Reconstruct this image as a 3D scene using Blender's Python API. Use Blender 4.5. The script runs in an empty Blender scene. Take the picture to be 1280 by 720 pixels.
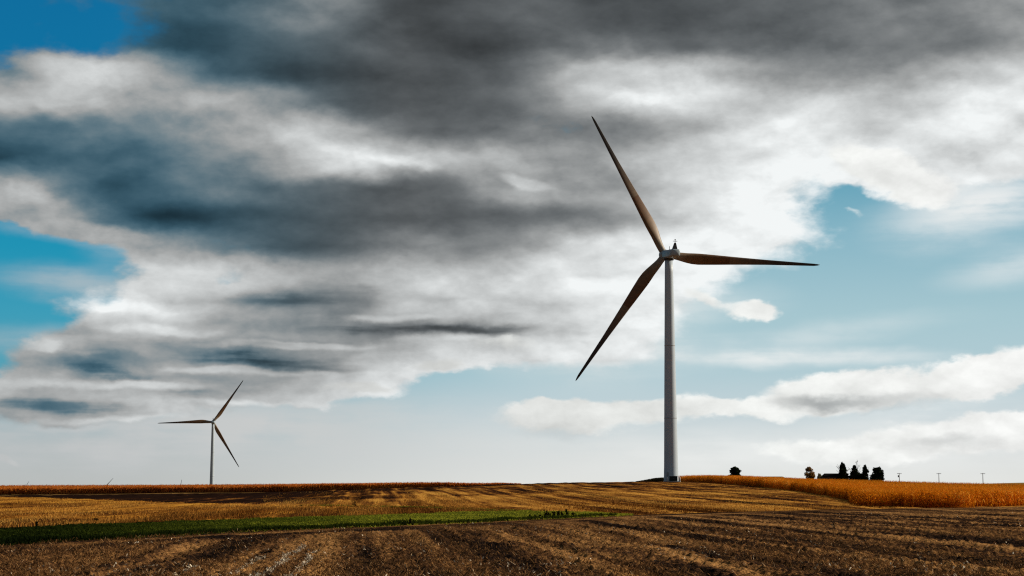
import bpy, bmesh, math, random
import numpy as np
from mathutils import Vector, Matrix

# ------------------------------------------------------------------ camera
F_PX = 2133.0                 # 60 mm lens on a 36 mm sensor, in pixels of a 1280 wide frame
HC = 3.0                      # eye height (m)
PITCH = math.atan(250.0 / F_PX)
scene = bpy.context.scene
C = scene.collection
cam_d = bpy.data.cameras.new('camera'); cam_d.sensor_width = 36.0
cam_d.lens = F_PX * 36.0 / 1280.0; cam_d.clip_start = 0.5; cam_d.clip_end = 40000
cam = bpy.data.objects.new('camera', cam_d); C.objects.link(cam)
cam.location = (0, 0, HC); cam.rotation_euler = (math.pi / 2 + PITCH, 0, 0)
scene.camera = cam

# ------------------------------------------------------------------ light
SUN_AZ, SUN_EL = math.radians(79), math.radians(27)
sunv = Vector((math.sin(SUN_AZ) * math.cos(SUN_EL), math.cos(SUN_AZ) * math.cos(SUN_EL), math.sin(SUN_EL)))
sun_d = bpy.data.lights.new('sun', 'SUN'); sun_d.energy = 5.0; sun_d.angle = math.radians(0.6)
sun_d.color = (1.0, 0.87, 0.69)
sun = bpy.data.objects.new('sun', sun_d); C.objects.link(sun)
sun.rotation_euler = sunv.to_track_quat('Z', 'Y').to_euler()
scene.render.engine = 'CYCLES'; scene.cycles.use_denoising = False; scene.cycles.filter_width = 1.2; scene.cycles.use_adaptive_sampling = False
vs = scene.view_settings
vs.view_transform = 'Standard'; vs.look = 'None'; vs.exposure = 0.0; vs.gamma = 1.0; vs.use_curve_mapping = False

def lin(r, g, b, a=1.0):
    o = []
    for c in (r, g, b):
        c /= 255.0
        o.append(c / 12.92 if c <= 0.04045 else ((c + 0.055) / 1.055) ** 2.4)
    return (*o, a)

# ------------------------------------------------------------------ node helper
class N:
    def __init__(self, tree):
        self.t = tree; self.n = tree.nodes; self.l = tree.links
    def new(self, typ, **kw):
        n = self.n.new(typ)
        for k, v in kw.items(): setattr(n, k, v)
        return n
    def put(self, sock, v):
        if hasattr(v, 'is_linked') or isinstance(v, bpy.types.NodeSocket): self.l.new(v, sock)
        else: sock.default_value = v
    def math(self, op, a, b=0.0, clamp=False):
        n = self.new('ShaderNodeMath', operation=op, use_clamp=clamp)
        self.put(n.inputs[0], a); self.put(n.inputs[1], b); return n.outputs[0]
    def vmath(self, op, a, b=None, out=0):
        n = self.new('ShaderNodeVectorMath', operation=op)
        self.put(n.inputs[0], a)
        if b is not None: self.put(n.inputs[3 if op == 'SCALE' else 1], b)
        return n.outputs['Value'] if op in ('LENGTH', 'DOT_PRODUCT') else n.outputs[0]
    def noise(self, vec, scale, detail=3.0, rough=0.5, col=False, dist=0.0, dim='3D'):
        n = self.new('ShaderNodeTexNoise'); n.noise_dimensions = dim
        self.put(n.inputs['Vector'], vec); n.inputs['Scale'].default_value = scale
        n.inputs['Detail'].default_value = detail; n.inputs['Roughness'].default_value = rough
        n.inputs['Distortion'].default_value = dist
        return n.outputs['Color' if col else 'Fac']
    def mapping(self, vec, loc=(0, 0, 0), rot=(0, 0, 0), scale=(1, 1, 1), typ='POINT'):
        n = self.new('ShaderNodeMapping', vector_type=typ)
        self.put(n.inputs['Vector'], vec)
        n.inputs['Location'].default_value = loc; n.inputs['Rotation'].default_value = rot
        n.inputs['Scale'].default_value = scale; return n.outputs[0]
    def mix(self, f, a, b, mode='MIX'):
        n = self.new('ShaderNodeMix', data_type='RGBA', blend_type=mode)
        self.put(n.inputs[0], f); self.put(n.inputs[6], a); self.put(n.inputs[7], b); return n.outputs[2]
    def rng(self, v, a, b, c=0.0, d=1.0, smooth=True):
        n = self.new('ShaderNodeMapRange', interpolation_type='SMOOTHSTEP' if smooth else 'LINEAR', clamp=True) if smooth \
            else self.new('ShaderNodeMapRange')
        self.put(n.inputs[0], v)
        for i, x in enumerate((a, b, c, d)): n.inputs[i + 1].default_value = x
        return n.outputs[0]
    def ramp(self, fac, stops, interp='LINEAR'):
        n = self.new('ShaderNodeValToRGB'); cr = n.color_ramp; cr.interpolation = interp
        while len(cr.elements) < len(stops): cr.elements.new(0.5)
        for e, (p, c) in zip(cr.elements, stops):
            e.position = p
        for e, (p, c) in zip(cr.elements, stops):
            e.color = c if len(c) == 4 else (*c, 1)
        self.put(n.inputs[0], fac); return n.outputs[0]

# ------------------------------------------------------------------ sky
def sky_pos(px, py):
    """photo pixel -> (azimuth, elevation) on the sky, in units of 1/F_PX radian"""
    u, v = px - 640.0, 360.0 - py
    y = F_PX * math.cos(PITCH) - v * math.sin(PITCH); z = F_PX * math.sin(PITCH) + v * math.cos(PITCH)
    return math.atan2(u, y) * F_PX, math.atan2(z, math.hypot(u, y)) * F_PX

world = bpy.data.worlds.new('World'); scene.world = world; world.use_nodes = True
def build_sky():
    w = N(world.node_tree); world.node_tree.nodes.clear()
    out = w.new('ShaderNodeOutputWorld')
    nish = w.new('ShaderNodeTexSky', sky_type='NISHITA', sun_disc=False)
    nish.sun_elevation = SUN_EL; nish.sun_rotation = SUN_AZ; nish.air_density = 1.0; nish.dust_density = 1.0
    tc = w.new('ShaderNodeTexCoord')
    d = w.vmath('NORMALIZE', tc.outputs['Generated'])
    sx = w.new('ShaderNodeSeparateXYZ'); w.l.new(d, sx.inputs[0])
    az = w.math('MULTIPLY', w.math('ARCTAN2', sx.outputs[0], sx.outputs[1]), F_PX)
    el = w.math('MULTIPLY', w.math('ARCSINE', sx.outputs[2]), F_PX)
    cm = w.new('ShaderNodeCombineXYZ'); w.l.new(az, cm.inputs[0]); w.l.new(el, cm.inputs[1])
    P = cm.outputs[0]
    # wind-stretched turbulence that frays every cloud edge
    n_big = w.noise(w.mapping(P, scale=(1 / 170, 1 / 85, 1)), 1.0, 2.0, 0.5, col=True)
    n_mid = w.noise(w.mapping(P, loc=(3.1, 7.7, 0), scale=(1 / 62, 1 / 34, 1)), 1.0, 5.0, 0.58, col=True)
    c_half = (0.5, 0.5, 0.5)
    off_b = w.vmath('SUBTRACT', n_big, c_half); off_m = w.vmath('SUBTRACT', n_mid, c_half)
    soft = w.vmath('ADD', P, w.vmath('MULTIPLY', off_b, (56, 26, 0)))
    soft = w.vmath('ADD', soft, w.vmath('MULTIPLY', off_m, (26, 14, 0)))
    crisp = w.vmath('ADD', soft, w.vmath('MULTIPLY', off_m, (26, 22, 0)))
    sm = w.new('ShaderNodeSeparateColor'); w.l.new(n_mid, sm.inputs[0])
    sb = w.new('ShaderNodeSeparateColor'); w.l.new(n_big, sb.inputs[0])
    n1 = sm.outputs[2]; n2 = sb.outputs[2]
    streak = w.noise(w.mapping(P, loc=(0, 31, 0), scale=(1 / 210, 1 / 15, 1)), 1.0, 3.0, 0.55)

    def blobs(vec, lst):
        acc = None
        for (cx, cy, rx, ry, rot, wt) in lst:
            a, e = sky_pos(cx, cy)
            q = w.mapping(vec, loc=(a, e, 0), rot=(0, 0, -math.radians(rot)), scale=(rx, ry, 1), typ='TEXTURE')
            v = w.rng(w.vmath('LENGTH', q), 1.0, 0.0, 0.0, wt)
            acc = v if acc is None else w.math('ADD', acc, v)
        return acc

    E = lambda py: sky_pos(640, py)[1]
    e_top = 620.0
    ef = w.math('DIVIDE', el, e_top)
    f = lambda py: max(0.0, min(1.0, E(py) / e_top))
    left = w.ramp(ef, [(0.0, lin(186, 189, 187)), (f(560), lin(176, 186, 188)), (f(470), lin(84, 160, 180)), (f(400), lin(56, 156, 184)),
                       (f(320), lin(20, 146, 180)), (f(90), lin(0, 112, 160)), (f(0), lin(0, 108, 158))])
    right = w.ramp(ef, [(0.0, lin(228, 229, 225)), (f(575), lin(219, 223, 222)), (f(520), lin(198, 212, 217)), (f(470), lin(178, 204, 212)), (f(400), lin(166, 199, 208)),
                        (f(300), lin(136, 182, 198)), (f(215), lin(88, 158, 182)), (f(0), lin(40, 120, 160))])
    gx = w.rng(az, -560, 120)
    clear = w.mix(gx, left, right)
    nsk = w.mix(1.0, nish.outputs[0], (0.10, 0.10, 0.10, 1), 'MULTIPLY')
    clear = w.mix(0.03, clear, nsk)

    white = w.ramp(w.math('ADD', w.math('DIVIDE', az, 1280.0), 0.5),
                   [(0.0, lin(190, 193, 194)), (0.35, lin(204, 206, 205)), (0.55, lin(224, 226, 224)), (0.72, lin(240, 242, 240)), (1.0, lin(240, 241, 240))])
    dark = w.mix(0.0, lin(104, 112, 116), lin(104, 112, 116))

    n3 = w.noise(w.mapping(P, loc=(17, 3, 0), scale=(1 / 130, 1 / 52, 1)), 1.0, 6.0, 0.56)
    # lumps seen with the light behind and above them: the same turbulence sampled a little higher
    lumpP = w.vmath('ADD', P, w.vmath('MULTIPLY', off_m, (16, 12, 0)))
    la = w.noise(w.mapping(lumpP, loc=(5, 9, 0), scale=(1 / 92, 1 / 52, 1)), 1.0, 5.0, 0.55)
    lb = w.noise(w.mapping(lumpP, loc=(5 + 5 / 92, 9 + 15 / 52, 0), scale=(1 / 92, 1 / 52, 1)), 1.0, 5.0, 0.55)
    relief = w.math('SUBTRACT', la, lb)
    cover = blobs(crisp, COVER)
    cov = w.math('ADD', cover, w.math('MULTIPLY', w.math('SUBTRACT', la, 0.5), 0.9))
    cov = w.rng(cov, 0.26, 0.60)
    veil = w.math('MINIMUM', blobs(soft, VEIL), 0.92)
    veil = w.math('MULTIPLY', veil, w.rng(w.math('ADD', w.math('MULTIPLY', n3, 0.7), w.math('MULTIPLY', streak, 0.3)), 0.34, 0.60, 0.35, 1.05))
    # how bright each part of the cloud deck is: rows of the deck from the zenith side down to the horizon
    dxy = w.math('DIVIDE', sx.outputs[2], w.math('MAXIMUM', sx.outputs[1], 0.08))
    rho0 = w.math('MULTIPLY', dxy, F_PX)
    gv = w.vmath('ADD', w.vmath('MULTIPLY', off_m, (46, 24, 0)), w.vmath('MULTIPLY', off_b, (24, 10, 0)))
    gs = w.new('ShaderNodeSeparateXYZ'); w.l.new(gv, gs.inputs[0])
    rho = w.math('ADD', rho0, gs.outputs[1])
    azw = w.math('ADD', w.math('DIVIDE', w.math('ADD', az, gs.outputs[0]), 1400.0), 0.5)
    lum = None
    ys = [18 + 36 * i for i in range(len(DECK))]
    def rho_of(py): return F_PX * (F_PX * math.sin(PITCH) + (360 - py) * math.cos(PITCH)) / (F_PX * math.cos(PITCH) - (360 - py) * math.sin(PITCH))
    rhos = [rho_of(y) for y in ys]
    for i, row in enumerate(DECK):
        stops = [(sky_pos(64 * k, ys[i])[0] / 1400.0 + 0.5, (g / 255.0,) * 3) for k, g in enumerate(row)]
        c = w.ramp(azw, stops, 'CARDINAL')
        step = rhos[0] - rhos[1]
        wt = w.rng(w.math('ABSOLUTE', w.math('SUBTRACT', w.math('MAXIMUM', rho, rhos[-1]) if i == len(DECK) - 1 else (w.math('MINIMUM', rho, rhos[0]) if i == 0 else rho), rhos[i])), step, 0.0, 0.0, 1.0)
        v = w.math('MULTIPLY', c, wt)
        lum = v if lum is None else w.math('ADD', lum, v)
    band = blobs(w.vmath('ADD', P, w.vmath('MULTIPLY', off_m, (70, 18, 0))), STREAKS)
    band = w.math('MULTIPLY', band, w.rng(w.math('ADD', w.math('MULTIPLY', streak, 0.6), w.math('MULTIPLY', n1, 0.4)), 0.32, 0.62, 0.35, 1.3))
    lum = w.math('SUBTRACT', lum, w.math('MULTIPLY', w.rng(w.math('ADD', band, w.math('MULTIPLY', w.math('SUBTRACT', la, 0.5), 0.8)), -0.02, 1.0), 0.27))
    lum = w.math('ADD', lum, w.math('MULTIPLY', w.rng(w.math('ADD', blobs(soft, LIGHT), w.math('MULTIPLY', w.math('SUBTRACT', la, 0.5), 0.5)), 0.08, 0.62), 0.13))
    lum = w.math('ADD', lum, w.math('MULTIPLY', relief, w.rng(lum, 0.25, 0.7, 0.16, 0.42)))
    lum = w.math('ADD', lum, w.math('MULTIPLY', w.math('SUBTRACT', n3, 0.5), 0.12))
    lum = w.math('MAXIMUM', w.math('MINIMUM', w.math('MULTIPLY', lum, 0.985), 0.965), 0.2)
    leftness = w.rng(az, -120, -470)
    gloom = w.rng(lum, 0.66, 0.26)
    tint = w.mix(gloom, (0.985, 1.0, 1.0, 1), w.mix(leftness, (0.95, 1.0, 1.03, 1), (0.64, 1.01, 1.20, 1)))
    gam = w.new('ShaderNodeGamma'); gam.inputs[1].default_value = 2.2
    w.l.new(w.vmath('SCALE', tint, lum), gam.inputs[0])
    col = gam.outputs[0]
    bright = w.mix(1.0, white, (1.05, 1.05, 1.04, 1), 'MULTIPLY')
    # layers from the clear sky forward, each its own background
    def bgd(c):
        n = w.new('ShaderNodeBackground'); w.l.new(c, n.inputs[0]); return n.outputs[0]
    def over(fac, under_, top):
        n = w.new('ShaderNodeMixShader'); w.put(n.inputs[0], fac); w.l.new(under_, n.inputs[1]); w.l.new(top, n.inputs[2]); return n.outputs[0]
    puff = blobs(crisp, PUFF)
    puff = w.rng(w.math('ADD', puff, w.math('MULTIPLY', w.math('SUBTRACT', la, 0.5), 1.1)), 0.22, 0.66)
    puffcol = w.vmath('SCALE', bright, w.math('ADD', 0.94, w.math('MULTIPLY', relief, 0.65)))
    under = w.math('MINIMUM', blobs(crisp, UNDER), 0.9)
    low = w.rng(el, -40, -20)
    # unseen dark cloud added above and behind, to cut light on camera-facing sides
    rest = w.math('MAXIMUM', w.rng(el, 640, 900), w.rng(w.math('ABSOLUTE', az), 900, 1700))
    deckn = w.noise(w.mapping(d, scale=(3, 3, 6)), 1.0, 4.0, 0.55)
    deck = w.ramp(deckn, [(0.3, lin(62, 72, 80)), (0.55, lin(92, 100, 105)), (0.75, lin(150, 156, 158))])
    sky = bgd(w.mix(veil, clear, white))
    sky = over(cov, sky, bgd(col))
    sky = over(puff, sky, bgd(puffcol))
    sky = over(under, sky, bgd(dark))
    sky = over(w.math('MULTIPLY', rest, 0.94), sky, bgd(deck))
    earth = w.new('ShaderNodeBackground'); earth.inputs[0].default_value = (0.06, 0.045, 0.03, 1)
    sky = over(low, earth.outputs[0], sky)
    w.l.new(sky, out.inputs[0])

# cloud banks: centre (photo px), radii, tilt, weight
COVER = [(640, 20, 760, 230, 0, 1.4), (1150, 50, 480, 170, 0, 1.2), (330, 190, 480, 150, 8, 1.1), (30, 140, 190, 90, 0, .9),
         (560, 280, 520, 150, 5, 1.1), (890, 235, 215, 145, 25, 1.1), (1240, 150, 170, 90, 5, .8), (720, 260, 260, 130, 0, .8),
         (20, 236, 190, 66, 12, .95), (120, 282, 210, 40, 12, .8), (60, 215, 160, 40, 4, .5), (190, 320, 100, 60, 0, .5), (430, 385, 380, 110, 0, 1.0), (210, 400, 220, 66, 0, .8),
         (130, 440, 170, 50, 0, .7), (230, 475, 330, 70, 0, .9), (60, 500, 280, 50, 0, .9), (640, 370, 300, 130, 0, .9),
         (520, 452, 150, 34, -4, .8), (420, 486, 150, 28, 0, .8), (740, 400, 200, 110, 0, .5), (1105, 205, 170, 60, 24, 1.0), (1040, 190, 120, 60, 10, .6), (1250, 215, 150, 40, 0, .4)]
VEIL = [(80, 298, 120, 14, 10, .6), (40, 262, 90, 10, 6, .4), (90, 355, 150, 30, 4, .6), (150, 310, 70, 40, 0, .5), (70, 425, 160, 30, 0, .5), (730, 420, 220, 80, 0, .9), (1000, 446, 260, 18, 2, .75), (300, 530, 460, 70, 0, .8), (100, 560, 420, 60, 0, .7), (1230, 258, 190, 66, -8, .9),
        (1290, 330, 150, 34, -8, .5), (1000, 422, 260, 26, -6, .35), (1050, 565, 420, 50, 0, .55), (700, 570, 360, 46, 0, .5), (860, 375, 160, 36, 0, .4), (1180, 520, 200, 60, 0, .5)]
# brightness of the cloud deck (0-255): every 64 px across, every 36 px down the photograph
DECK = [
    [110, 105, 108, 98, 92, 106, 134, 112, 80, 84, 98, 92, 82, 82, 92, 95, 108, 118, 122, 132, 150],
    [120, 125, 112, 85, 74, 84, 98, 95, 80, 72, 82, 108, 114, 100, 104, 102, 112, 118, 122, 126, 150],
    [140, 190, 196, 168, 108, 80, 74, 80, 88, 88, 100, 152, 188, 210, 192, 150, 140, 150, 166, 200, 220],
    [180, 200, 186, 162, 172, 152, 118, 82, 84, 92, 110, 166, 210, 230, 208, 196, 212, 186, 196, 240, 230],
    [104, 108, 118, 126, 154, 176, 194, 160, 108, 104, 118, 122, 122, 150, 186, 238, 232, 206, 228, 244, 224],
    [74, 88, 94, 104, 122, 142, 204, 228, 204, 182, 168, 148, 166, 200, 220, 238, 242, 238, 226, 206, 226],
    [170, 140, 80, 94, 118, 112, 106, 92, 94, 116, 168, 160, 148, 192, 224, 242, 242, 242, 242, 238, 222],
    [160, 160, 124, 64, 70, 78, 84, 86, 94, 94, 104, 112, 148, 192, 228, 246, 246, 240, 238, 230, 225],
    [160, 160, 170, 160, 132, 96, 86, 102, 130, 128, 132, 188, 218, 238, 242, 246, 242, 235, 230, 228, 228],
    [170, 170, 160, 204, 210, 198, 174, 162, 190, 198, 208, 222, 232, 238, 238, 240, 238, 235, 230, 228, 228],
    [160, 180, 214, 210, 174, 134, 124, 142, 184, 204, 208, 212, 228, 236, 238, 238, 238, 235, 232, 230, 230],
    [160, 168, 172, 186, 172, 154, 148, 128, 122, 136, 150, 196, 218, 228, 234, 236, 236, 235, 234, 232, 232],
    [160, 156, 122, 146, 132, 124, 138, 180, 206, 218, 220, 222, 226, 230, 234, 236, 238, 240, 242, 242, 240],
    [186, 164, 168, 174, 162, 158, 180, 210, 214, 216, 220, 222, 226, 228, 230, 234, 238, 240, 240, 240, 240],
    [158, 156, 168, 186, 190, 196, 204, 210, 214, 216, 220, 222, 224, 226, 228, 230, 232, 234, 236, 236, 236],
    [180, 178, 176, 188, 194, 198, 204, 210, 214, 216, 220, 222, 224, 226, 228, 230, 232, 234, 234, 234, 234],
]
STREAKS = [(300, 440, 60, 8, 0, .3), (190, 470, 120, 8, 0, .3), (560, 375, 80, 8, 0, .25), (350, 374, 160, 18, 0, .45), (440, 362, 120, 12, 4, .35), (500, 411, 200, 12, 1, .60), (610, 409, 110, 10, 0, .4), (320, 451, 190, 14, 2, .65), (180, 428, 160, 16, 4, .3),
           (130, 464, 84, 16, 12, .62), (70, 507, 160, 16, 3, .75), (230, 491, 80, 10, 0, .45), (360, 430, 140, 11, 0, .3), (330, 475, 110, 10, 0, .25), (60, 412, 70, 16, 12, .4), (400, 462, 120, 8, 0, .3)]
LIGHT = [(300, 465, 160, 10, 0, .7), (180, 484, 140, 10, 2, .7), (330, 430, 170, 9, 0, .6), (200, 410, 130, 12, 3, .6), (480, 396, 140, 9, 0, .5), (130, 524, 170, 9, 0, .5), (300, 506, 160, 9, 0, .5), (120, 378, 60, 12, 0, .6), (560, 425, 120, 10, 0, .5), (445, 190, 110, 22, 14, .35), (130, 100, 70, 22, 4, .3), (20, 108, 50, 18, 0, .2), (655, 230, 50, 18, 10, .9), (520, 205, 80, 14, 10, .3), (790, 125, 120, 18, 14, .3), (180, 384, 130, 18, 6, .4), (110, 440, 60, 8, 0, .3),
         (60, 474, 110, 10, 0, .4), (420, 432, 160, 8, 0, .3), (540, 455, 100, 16, 0, .3), (440, 486, 90, 12, 0, .3), (40, 240, 90, 22, 14, .4), (130, 285, 80, 14, 12, .4), (620, 345, 160, 16, 0, .2), (1000, 270, 60, 30, 20, .2)]
PUFF = [(60, 432, 60, 12, 4, .55), (15, 476, 70, 14, 0, .5), (1125, 218, 130, 40, 24, 1.4), (545, 457, 74, 20, -4, .8), (440, 487, 80, 17, 0, .75), (620, 432, 80, 18, 0, .5), (942, 383, 44, 24, 4, 1.15), (885, 372, 50, 16, 28, .65), (1140, 482, 200, 36, -3, 1.1), (1255, 462, 110, 42, -10, 1.1), (1030, 490, 130, 30, 0, .8), (960, 512, 150, 24, 0, .8),
        (735, 520, 180, 36, 0, 1.25), (690, 512, 60, 22, 0, .5), (1150, 550, 240, 34, -4, 1.1), (1270, 532, 110, 32, 0, 1.0), (860, 510, 110, 26, 0, .65), (1000, 560, 200, 24, 0, .45), (10, 578, 30, 9, 0, .5), (1058, 262, 24, 8, 10, .3)]
UNDER = [(1030, 504, 90, 15, 2, .60), (700, 540, 80, 14, 0, .12), (1190, 550, 80, 10, 0, .25), (1110, 500, 100, 14, 0, .3)]
build_sky()

# ------------------------------------------------------------------ numpy noise
def _hash(ix, iy, seed):
    n = (ix.astype(np.int64) * 374761393 + iy.astype(np.int64) * 668265263 + seed * 974634541) & 0x7fffffff
    n = ((n ^ (n >> 13)) * 1274126177) & 0x7fffffff
    return ((n ^ (n >> 16)) & 0xffff) / 65535.0
def vnoise(x, y, seed=0):
    ix, iy = np.floor(x), np.floor(y); fx, fy = x - ix, y - iy
    fx = fx * fx * (3 - 2 * fx); fy = fy * fy * (3 - 2 * fy)
    a = _hash(ix, iy, seed); b = _hash(ix + 1, iy, seed); c = _hash(ix, iy + 1, seed); d = _hash(ix + 1, iy + 1, seed)
    return (a * (1 - fx) + b * fx) * (1 - fy) + (c * (1 - fx) + d * fx) * fy
def fbm(x, y, seed=0, oct=4, gain=.5):
    s, a, t = 0, 1.0, 0
    for o in range(oct):
        s = s + a * vnoise(x * 2 ** o, y * 2 ** o, seed + o); t += a; a *= gain
    return s / t

# ------------------------------------------------------------------ terrain
CP = math.cos(PITCH)
def k_of(px): return (np.asarray(px, float) - 640.0) * CP / F_PX       # X / Y of a bearing
def z_at(py, Y): return HC - (py - 610.0) * Y / F_PX
COLS = {   # bearing (photo px): list of (distance, height)
    -300: [(60, 0), (600, 0), (650, .3), (900, 1.9), (1000, 1.6), (1800, -5), (5000, -70), (15000, -160)],
    0: [(60, 0), (580, 0), (650, .45), (900, 2.0), (1000, 1.6), (1800, -6.6), (5000, -80), (15000, -160)],
    200: [(60, 0), (355, 0), (500, .4), (600, .8), (650, 1.0), (900, 2.3), (1000, 1.8), (1800, -6.6), (5000, -80), (15000, -160)],
    320: [(60, 0), (305, 0), (450, .42), (600, 1.1), (650, 1.3), (900, 2.6), (1000, 2.0), (1800, -6.8), (5000, -80), (15000, -160)],
    450: [(60, 0), (300, 0), (430, 1.2), (580, 2.7), (650, 2.2), (900, 2.9), (1000, 2), (1800, -8), (5000, -80), (15000, -160)],
    600: [(60, 0), (280, 0), (430, 1.9), (580, 4.25), (650, 2.3), (900, 2.9), (1000, 2), (1800, -8), (5000, -80), (15000, -160)],
    700: [(60, 0), (200, 0), (290, .3), (430, 2.2), (580, 4.95), (650, 4.4), (800, 2), (1000, 0), (1800, -8), (5000, -80), (15000, -160)],
    830: [(60, 0), (200, 0), (290, .35), (430, 2.1), (530, 4.1), (590, 5.35), (620, 5.5), (680, 4.6), (800, 3), (1000, 2), (1800, -6), (5000, -80), (15000, -160)],
    930: [(60, 0), (220, 0), (290, .3), (430, 2.4), (520, 4.0), (640, 4.6), (760, 4.8), (1000, 4), (1800, -4), (5000, -80), (15000, -160)],
    1000: [(60, 0), (233, 0), (300, .5), (430, 2.2), (560, 3.55), (760, 4.3), (1000, 4.5), (1800, -4), (5000, -80), (15000, -160)],
    1080: [(60, 0), (250, 0), (305, .05), (430, 1.6), (600, 3.2), (760, 4.0), (1000, 4.2), (1800, -2), (5000, -80), (15000, -160)],
    1130: [(60, 0), (258, 0), (430, 1.2), (600, 2.7), (760, 3.6), (1000, 4.2), (1800, -2), (5000, -80), (15000, -160)],
    1200: [(60, 0), (268, 0), (430, .9), (600, 2.1), (760, 2.9), (1000, 5.0), (1200, 5.0), (1800, -2), (5000, -80), (15000, -160)],
    1280: [(60, 0), (278, 0), (430, .6), (600, 1.65), (760, 2.4), (1000, 6.2), (1200, 6.4), (1800, -2), (5000, -80), (15000, -160)],
    1600: [(60, 0), (330, 0), (430, .5), (600, 1.5), (760, 2.4), (1000, 6.2), (1200, 7), (1800, 0), (5000, -80), (15000, -160)],
}
_pxs = np.array(sorted(COLS)); _Yg = np.concatenate([[0, 30], np.geomspace(50, 16000, 220)])
_tab = np.array([np.interp(_Yg, [a for a, b in COLS[p]], [b for a, b in COLS[p]]) for p in _pxs])
_pxg = np.arange(-300, 1601, 10.0)
_tab = np.stack([np.interp(_pxg, _pxs, _tab[:, j]) for j in range(_tab.shape[1])], 1)
def _blur(a, n, ax):
    ker = np.hanning(n + 2)[1:-1]; ker /= ker.sum()
    pad = [(n // 2, n // 2) if i == ax else (0, 0) for i in range(2)]
    return np.apply_along_axis(lambda v: np.convolve(v, ker, 'valid'), ax, np.pad(a, pad, mode='edge'))
_tab = _blur(_blur(_tab, 9, 0), 5, 1)
def height(X, Y):
    X = np.asarray(X, float); Y = np.asarray(Y, float)
    Yc = np.clip(Y, 1.0, 15900)
    px = np.clip(640 + F_PX * X / CP / Yc, -300, 1599.9)
    jp = (px + 300) / 10.0; j0 = np.floor(jp).astype(int); fj = jp - j0
    ii = np.clip(np.searchsorted(_Yg, Yc) - 1, 0, len(_Yg) - 2); fi = (Yc - _Yg[ii]) / (_Yg[ii + 1] - _Yg[ii])
    a = _tab[j0, ii] * (1 - fi) + _tab[j0, ii + 1] * fi
    b = _tab[j0 + 1, ii] * (1 - fi) + _tab[j0 + 1, ii + 1] * fi
    return np.where(Y < 1, 0, a * (1 - fj) + b * fj)
def hz(x, y): return float(height(np.array([x]), np.array([y]))[0])

ROW = math.radians(-4.6)                       # bearing of the crop rows
def along(X, Y): return X * math.sin(ROW) + Y * math.cos(ROW)
def across(X, Y): return X * math.cos(ROW) - Y * math.sin(ROW)

# field boundaries: distance as a function of bearing (photo px)
def curve(pts):
    xs = [p for p, y in pts]; ys = [y for p, y in pts]
    return lambda px: np.interp(px, xs, ys)
E1 = curve([(-300, 76), (0, 91), (160, 104), (320, 120), (460, 134), (600, 152), (700, 171), (800, 194), (900, 213), (1000, 233), (1130, 256), (1280, 278), (1600, 330)])
E2 = curve([(-300, 104), (0, 128), (160, 146), (320, 168), (480, 192), (600, 218), (660, 222), (720, 212), (790, 194), (800, 194)])
E3 = curve([(-300, 700), (0, 590), (100, 450), (200, 362), (320, 308), (450, 278), (550, 252), (610, 230), (650, 223), (660, 222)])
def hill_near(px): return np.where(px < 660, E3(px), np.where(px < 790, E2(px), E1(px)))

# ------------------------------------------------------------------ mesh helpers
def link(name, me, mat=None, parent=None):
    o = bpy.data.objects.new(name, me); C.objects.link(o)
    if mat is not None: me.materials.append(mat)
    if parent is not None: o.parent = parent
    return o
def mesh_np(V, faces, smooth=False, attr=None, uv=None):
    """V (n,3), faces (m,k) with constant k"""
    me = bpy.data.meshes.new('mesh'); n, (m, k) = len(V), faces.shape
    me.vertices.add(n); me.vertices.foreach_set('co', np.ascontiguousarray(V, np.float32).ravel())
    me.loops.add(m * k); me.loops.foreach_set('vertex_index', faces.astype(np.int32).ravel())
    me.polygons.add(m); me.polygons.foreach_set('loop_start', np.arange(0, m * k, k, dtype=np.int32))
    if smooth: me.polygons.foreach_set('use_smooth', np.ones(m, bool))
    if attr:
        for nm, val in attr.items():
            a = me.attributes.new(nm, 'FLOAT', 'POINT'); a.data.foreach_set('value', val.astype(np.float32))
    if uv is not None:
        l = me.uv_layers.new(name='UVMap'); l.data.foreach_set('uv', uv[faces.ravel()].astype(np.float32).ravel())
    me.update(calc_edges=True); me.validate(); return me
def grid_faces(nr, nc):
    i = np.arange(nr - 1)[:, None] * nc + np.arange(nc - 1)[None, :]
    return np.stack([i, i + 1, i + nc + 1, i + nc], -1).reshape(-1, 4)
def field(name, px, near, far, rows, disp, mat, lift=0.0):
    t = np.linspace(0, 1, rows)[:, None]
    inv = (1 - t) / near[None, :] + t / far[None, :]
    Y = 1 / inv; X = k_of(px)[None, :] * Y
    Z = height(X, Y) + lift + disp(X, Y, t)
    V = np.stack([X, Y, Z], -1).reshape(-1, 3)
    # uv: u = metres to the near edge, v = metres to the far edge
    uv = np.stack([Y - near[None, :], far[None, :] - Y], -1).reshape(-1, 2)
    o = link(name, mesh_np(V, grid_faces(rows, len(px)), True, uv=uv), mat)
    o['kind'] = 'structure'; return o

def quads_obj(name, Q, tone, mat):
    """Q (n,4,3) loose quads"""
    n = len(Q)
    return link(name, mesh_np(Q.reshape(-1, 3), np.arange(4 * n).reshape(-1, 4), False, {'tone': np.repeat(tone, 4)}), mat)

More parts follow.
